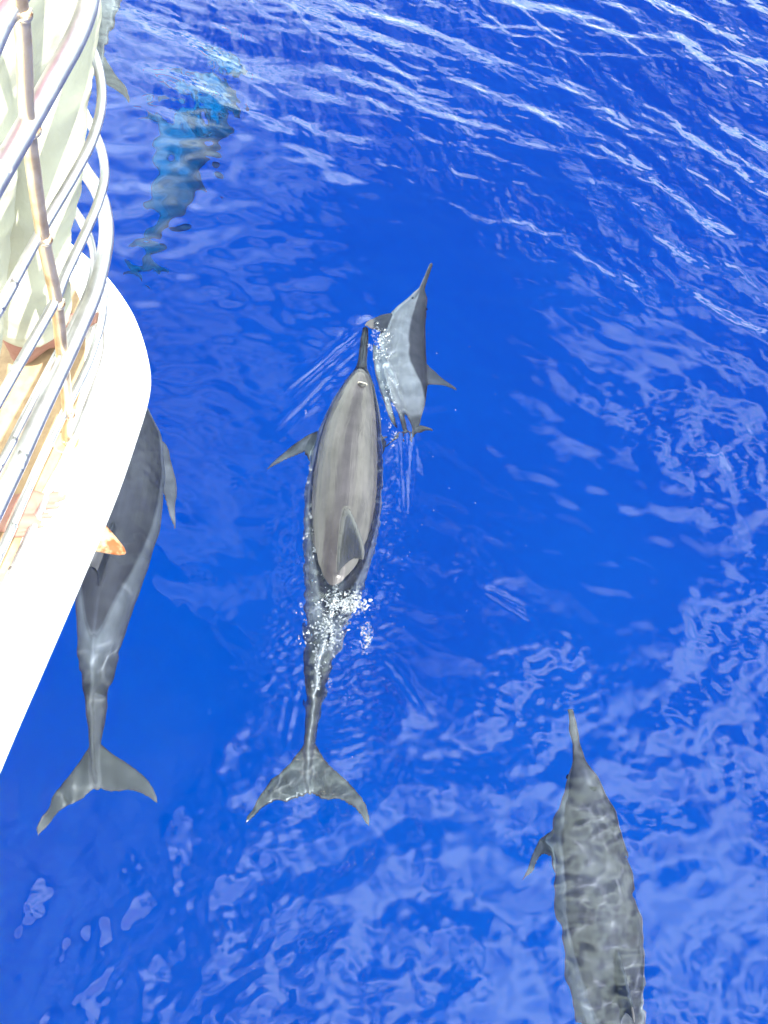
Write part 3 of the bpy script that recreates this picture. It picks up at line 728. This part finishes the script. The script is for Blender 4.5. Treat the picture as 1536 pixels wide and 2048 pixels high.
# hem: flatten the lower ends
tme = mesh_np('trousers', TV-c0, TF)
to = ob('trousers', tme, M['cloth'], per); to.location = tuple(c0)
sm_ = MB(); sm_.chain([hip+Vector((.02, .03, .22)), hip.lerp(chest, .7), chest], [.16, .15, .155], 24); sm_.chain([shl, chest+Vector((.03, 0, .05)), shr], [.075, .12, .075], 20)
for sg, sh_ in ((-1, shl), (1, shr)): sm_.cap(sh_, sh_+Vector((.02, sg*.06, -.14)), .072, .062, 20)
SV, SF = remeshed(sm_, .009, 4, .5)
s_o = ob('shirt', mesh_np('shirt', SV-c0, SF), M['shirt'], per); s_o.location = tuple(c0)
hm = MB(); hm.sphere(head+Vector((.015, 0, .05)), (.096, .084, .100), 20, 14); HV, HF = remeshed(hm, .008, 2)
ho = ob('hair', mesh_np('hair', HV-c0, HF), M['hair'], per); ho.location = tuple(c0)
for sg in (-1, 1):
    eb = MB(); eb.sphere((0, 0, 0), .011, 10, 8); eo = ob('eye', eb.mesh('eye'), M['eye'], per); eo.location = head+Vector((.10, sg*.03, .035))
# small pale waist strap end hanging over the rail side
st = MB(); pc = P(158, 172, 2.0)
pts = [Vector(pc)+Vector(v) for v in ((-.05, -.01, .03), (-.02, .0, .0), (.01, .005, -.012), (.018, .02, .02))]
v, f = tube(catmull([np.array(p) for p in pts], 6), lambda t: .012-.004*t, 12); st.add([Vector(a)-Vector(pc) for a in v], f)
sto = ob('waist_cord', st.mesh('waist_cord'), M['cloth'], per); sto.location = tuple(pc)

# ------------------------------------------------------------------ spray, bubbles and foam
def droplets(name, spots, label, mt='foam'):
    mb = MB(); org = np.array([0.0, 0, 0])
    for (x, y, z, r, e) in spots: mb.sphere((x, y, z), (r, r*e, r*.7), 8, 5)
    o = ob(name, mb.mesh(name), M[mt]); tag(o, label, 'spray', kind='stuff'); return o
sp_ = []
def scat(u, v, su, sv, n, r0, r1, zmax=.01, el=1.0):
    for _ in range(n):
        uu = random.gauss(u, su); vv = random.gauss(v, sv); p = P(uu, vv, 0); z = sea_h(p[0], p[1])+random.random()*zmax
        sp_.append((p[0], p[1], z, random.uniform(r0, r1)*random.random()**.6, random.uniform(1, el)))
scat(693, 1212, 22, 14, 40, .001, .004, .006, 1.8); scat(650, 1270, 22, 26, 30, .001, .0035, .004, 2)
scat(732, 1270, 5, 14, 12, .001, .0045, .006, 2); scat(765, 680, 9, 16, 22, .001, .0035, .015); scat(736, 655, 14, 10, 22, .0008, .002, .012)
scat(790, 760, 16, 45, 26, .0008, .002, .005); scat(640, 1060, 8, 70, 40, .0008, .002, .006); scat(768, 960, 5, 80, 40, .0008, .002, .006)
scat(700, 1400, 12, 45, 10, .001, .0025, .01); scat(800, 1110, 30, 60, 22, .0008, .002, .03); scat(900, 1000, 50, 160, 34, .0008, .0016, .05, 2.5)
scat(785, 1245, 12, 9, 6, .0015, .0026, .01)
droplets('spray', sp_, 'white droplets and bubbles thrown up round the surfacing dolphin')
fm = MB()
for (u, v, su, sv, n, sz) in ((693, 1206, 19, 10, 60, .017), (735, 1275, 4, 12, 12, .011), (655, 1262, 20, 20, 34, .013), (755, 690, 5, 12, 16, .009), (765, 675, 5, 8, 10, .010), (632, 1320, 8, 28, 16, .010), (775, 770, 8, 40, 16, .008)):
    for _ in range(int(n*2.2)):
        p = P(random.gauss(u, su*1.15), random.gauss(v, sv), 0); r = sz*random.uniform(.15, .55); b0_ = len(fm.v); a = random.random()*3.14
        fm.sphere((0, 0, 0), (r, r*random.uniform(.35, .8), r*.3), 14, 9)
        ph = random.random()*50
        for i in range(b0_, len(fm.v)):
            q = Vector(fm.v[i]); k = 1+.75*mnoise.noise(q*(2.2/r)+Vector((ph, 0, 0)))
            x, y = q.x*k, q.y*k; fm.v[i] = (p[0]+x*math.cos(a)-y*math.sin(a), p[1]+x*math.sin(a)+y*math.cos(a), sea_h(p[0], p[1])+q.z*k)
ft = mat('foam_film', (.17, .19, .22), .3, spec=.5); t = ft.node_tree; b = t.nodes['Principled BSDF']
tcn = nd(t, 'ShaderNodeTexCoord'); nn = nd(t, 'ShaderNodeTexNoise'); nn.inputs['Scale'].default_value = 95; nn.inputs['Detail'].default_value = 5
t.links.new(tcn.outputs['Object'], nn.inputs['Vector']); mr = nd(t, 'ShaderNodeMapRange'); mr.inputs['From Min'].default_value = .48; mr.inputs['From Max'].default_value = .72; mr.inputs['To Max'].default_value = .6
t.links.new(nn.outputs['Fac'], mr.inputs['Value']); t.links.new(mr.outputs[0], b.inputs['Alpha'])
fl_ = MB()
for (u, v, su, sv, n, sz) in ((690, 1212, 22, 14, 14, .030), (652, 1275, 18, 26, 12, .024), (730, 1275, 6, 18, 6, .02), (760, 700, 8, 20, 9, .02), (640, 1380, 10, 40, 7, .018), (618, 1050, 8, 90, 9, .016), (785, 800, 8, 50, 8, .018)):
    for _ in range(n):
        p = P(random.gauss(u, su), random.gauss(v, sv), 0); r = sz*random.uniform(.5, 1.1); a = random.uniform(1.1, 2.0); b0_ = len(fl_.v)
        fl_.sphere((0, 0, 0), (r*1.5, r*random.uniform(.35, .7), r*.10), 20, 8); ph = random.random()*50
        for i in range(b0_, len(fl_.v)):
            q = Vector(fl_.v[i]); k = 1+.8*mnoise.noise(q*(1.6/r)+Vector((ph, 0, 0))); x, y = q.x*k, q.y*k
            X_, Y_ = p[0]+x*math.cos(a)-y*math.sin(a), p[1]+x*math.sin(a)+y*math.cos(a); fl_.v[i] = (X_, Y_, sea_h(X_, Y_)+q.z*k+.001)
fo2 = ob('foam_film', fl_.mesh('foam_film'), ft); tag(fo2, 'thin milky film of torn foam sliding back along the surfacing dolphin', 'foam', kind='stuff')
fo_ = ob('foam', fm.mesh('foam'), M['foam']); tag(fo_, 'small torn patches of white foam behind the dorsal fin and beside the beak', 'foam', kind='stuff')
sp_ = []
scat(693, 1212, 24, 16, 34, .002, .006, .004, 2.2); scat(650, 1275, 24, 34, 26, .002, .005, .002, 2.2); scat(730, 1270, 7, 18, 14, .002, .005, .004, 2)
scat(765, 690, 8, 18, 26, .002, .006, .008, 2); scat(625, 1130, 10, 60, 20, .0015, .004, .002, 2)
droplets('splash_water', sp_, 'glassy lumps of churned water behind the dorsal fin and along the flank', 'drop')
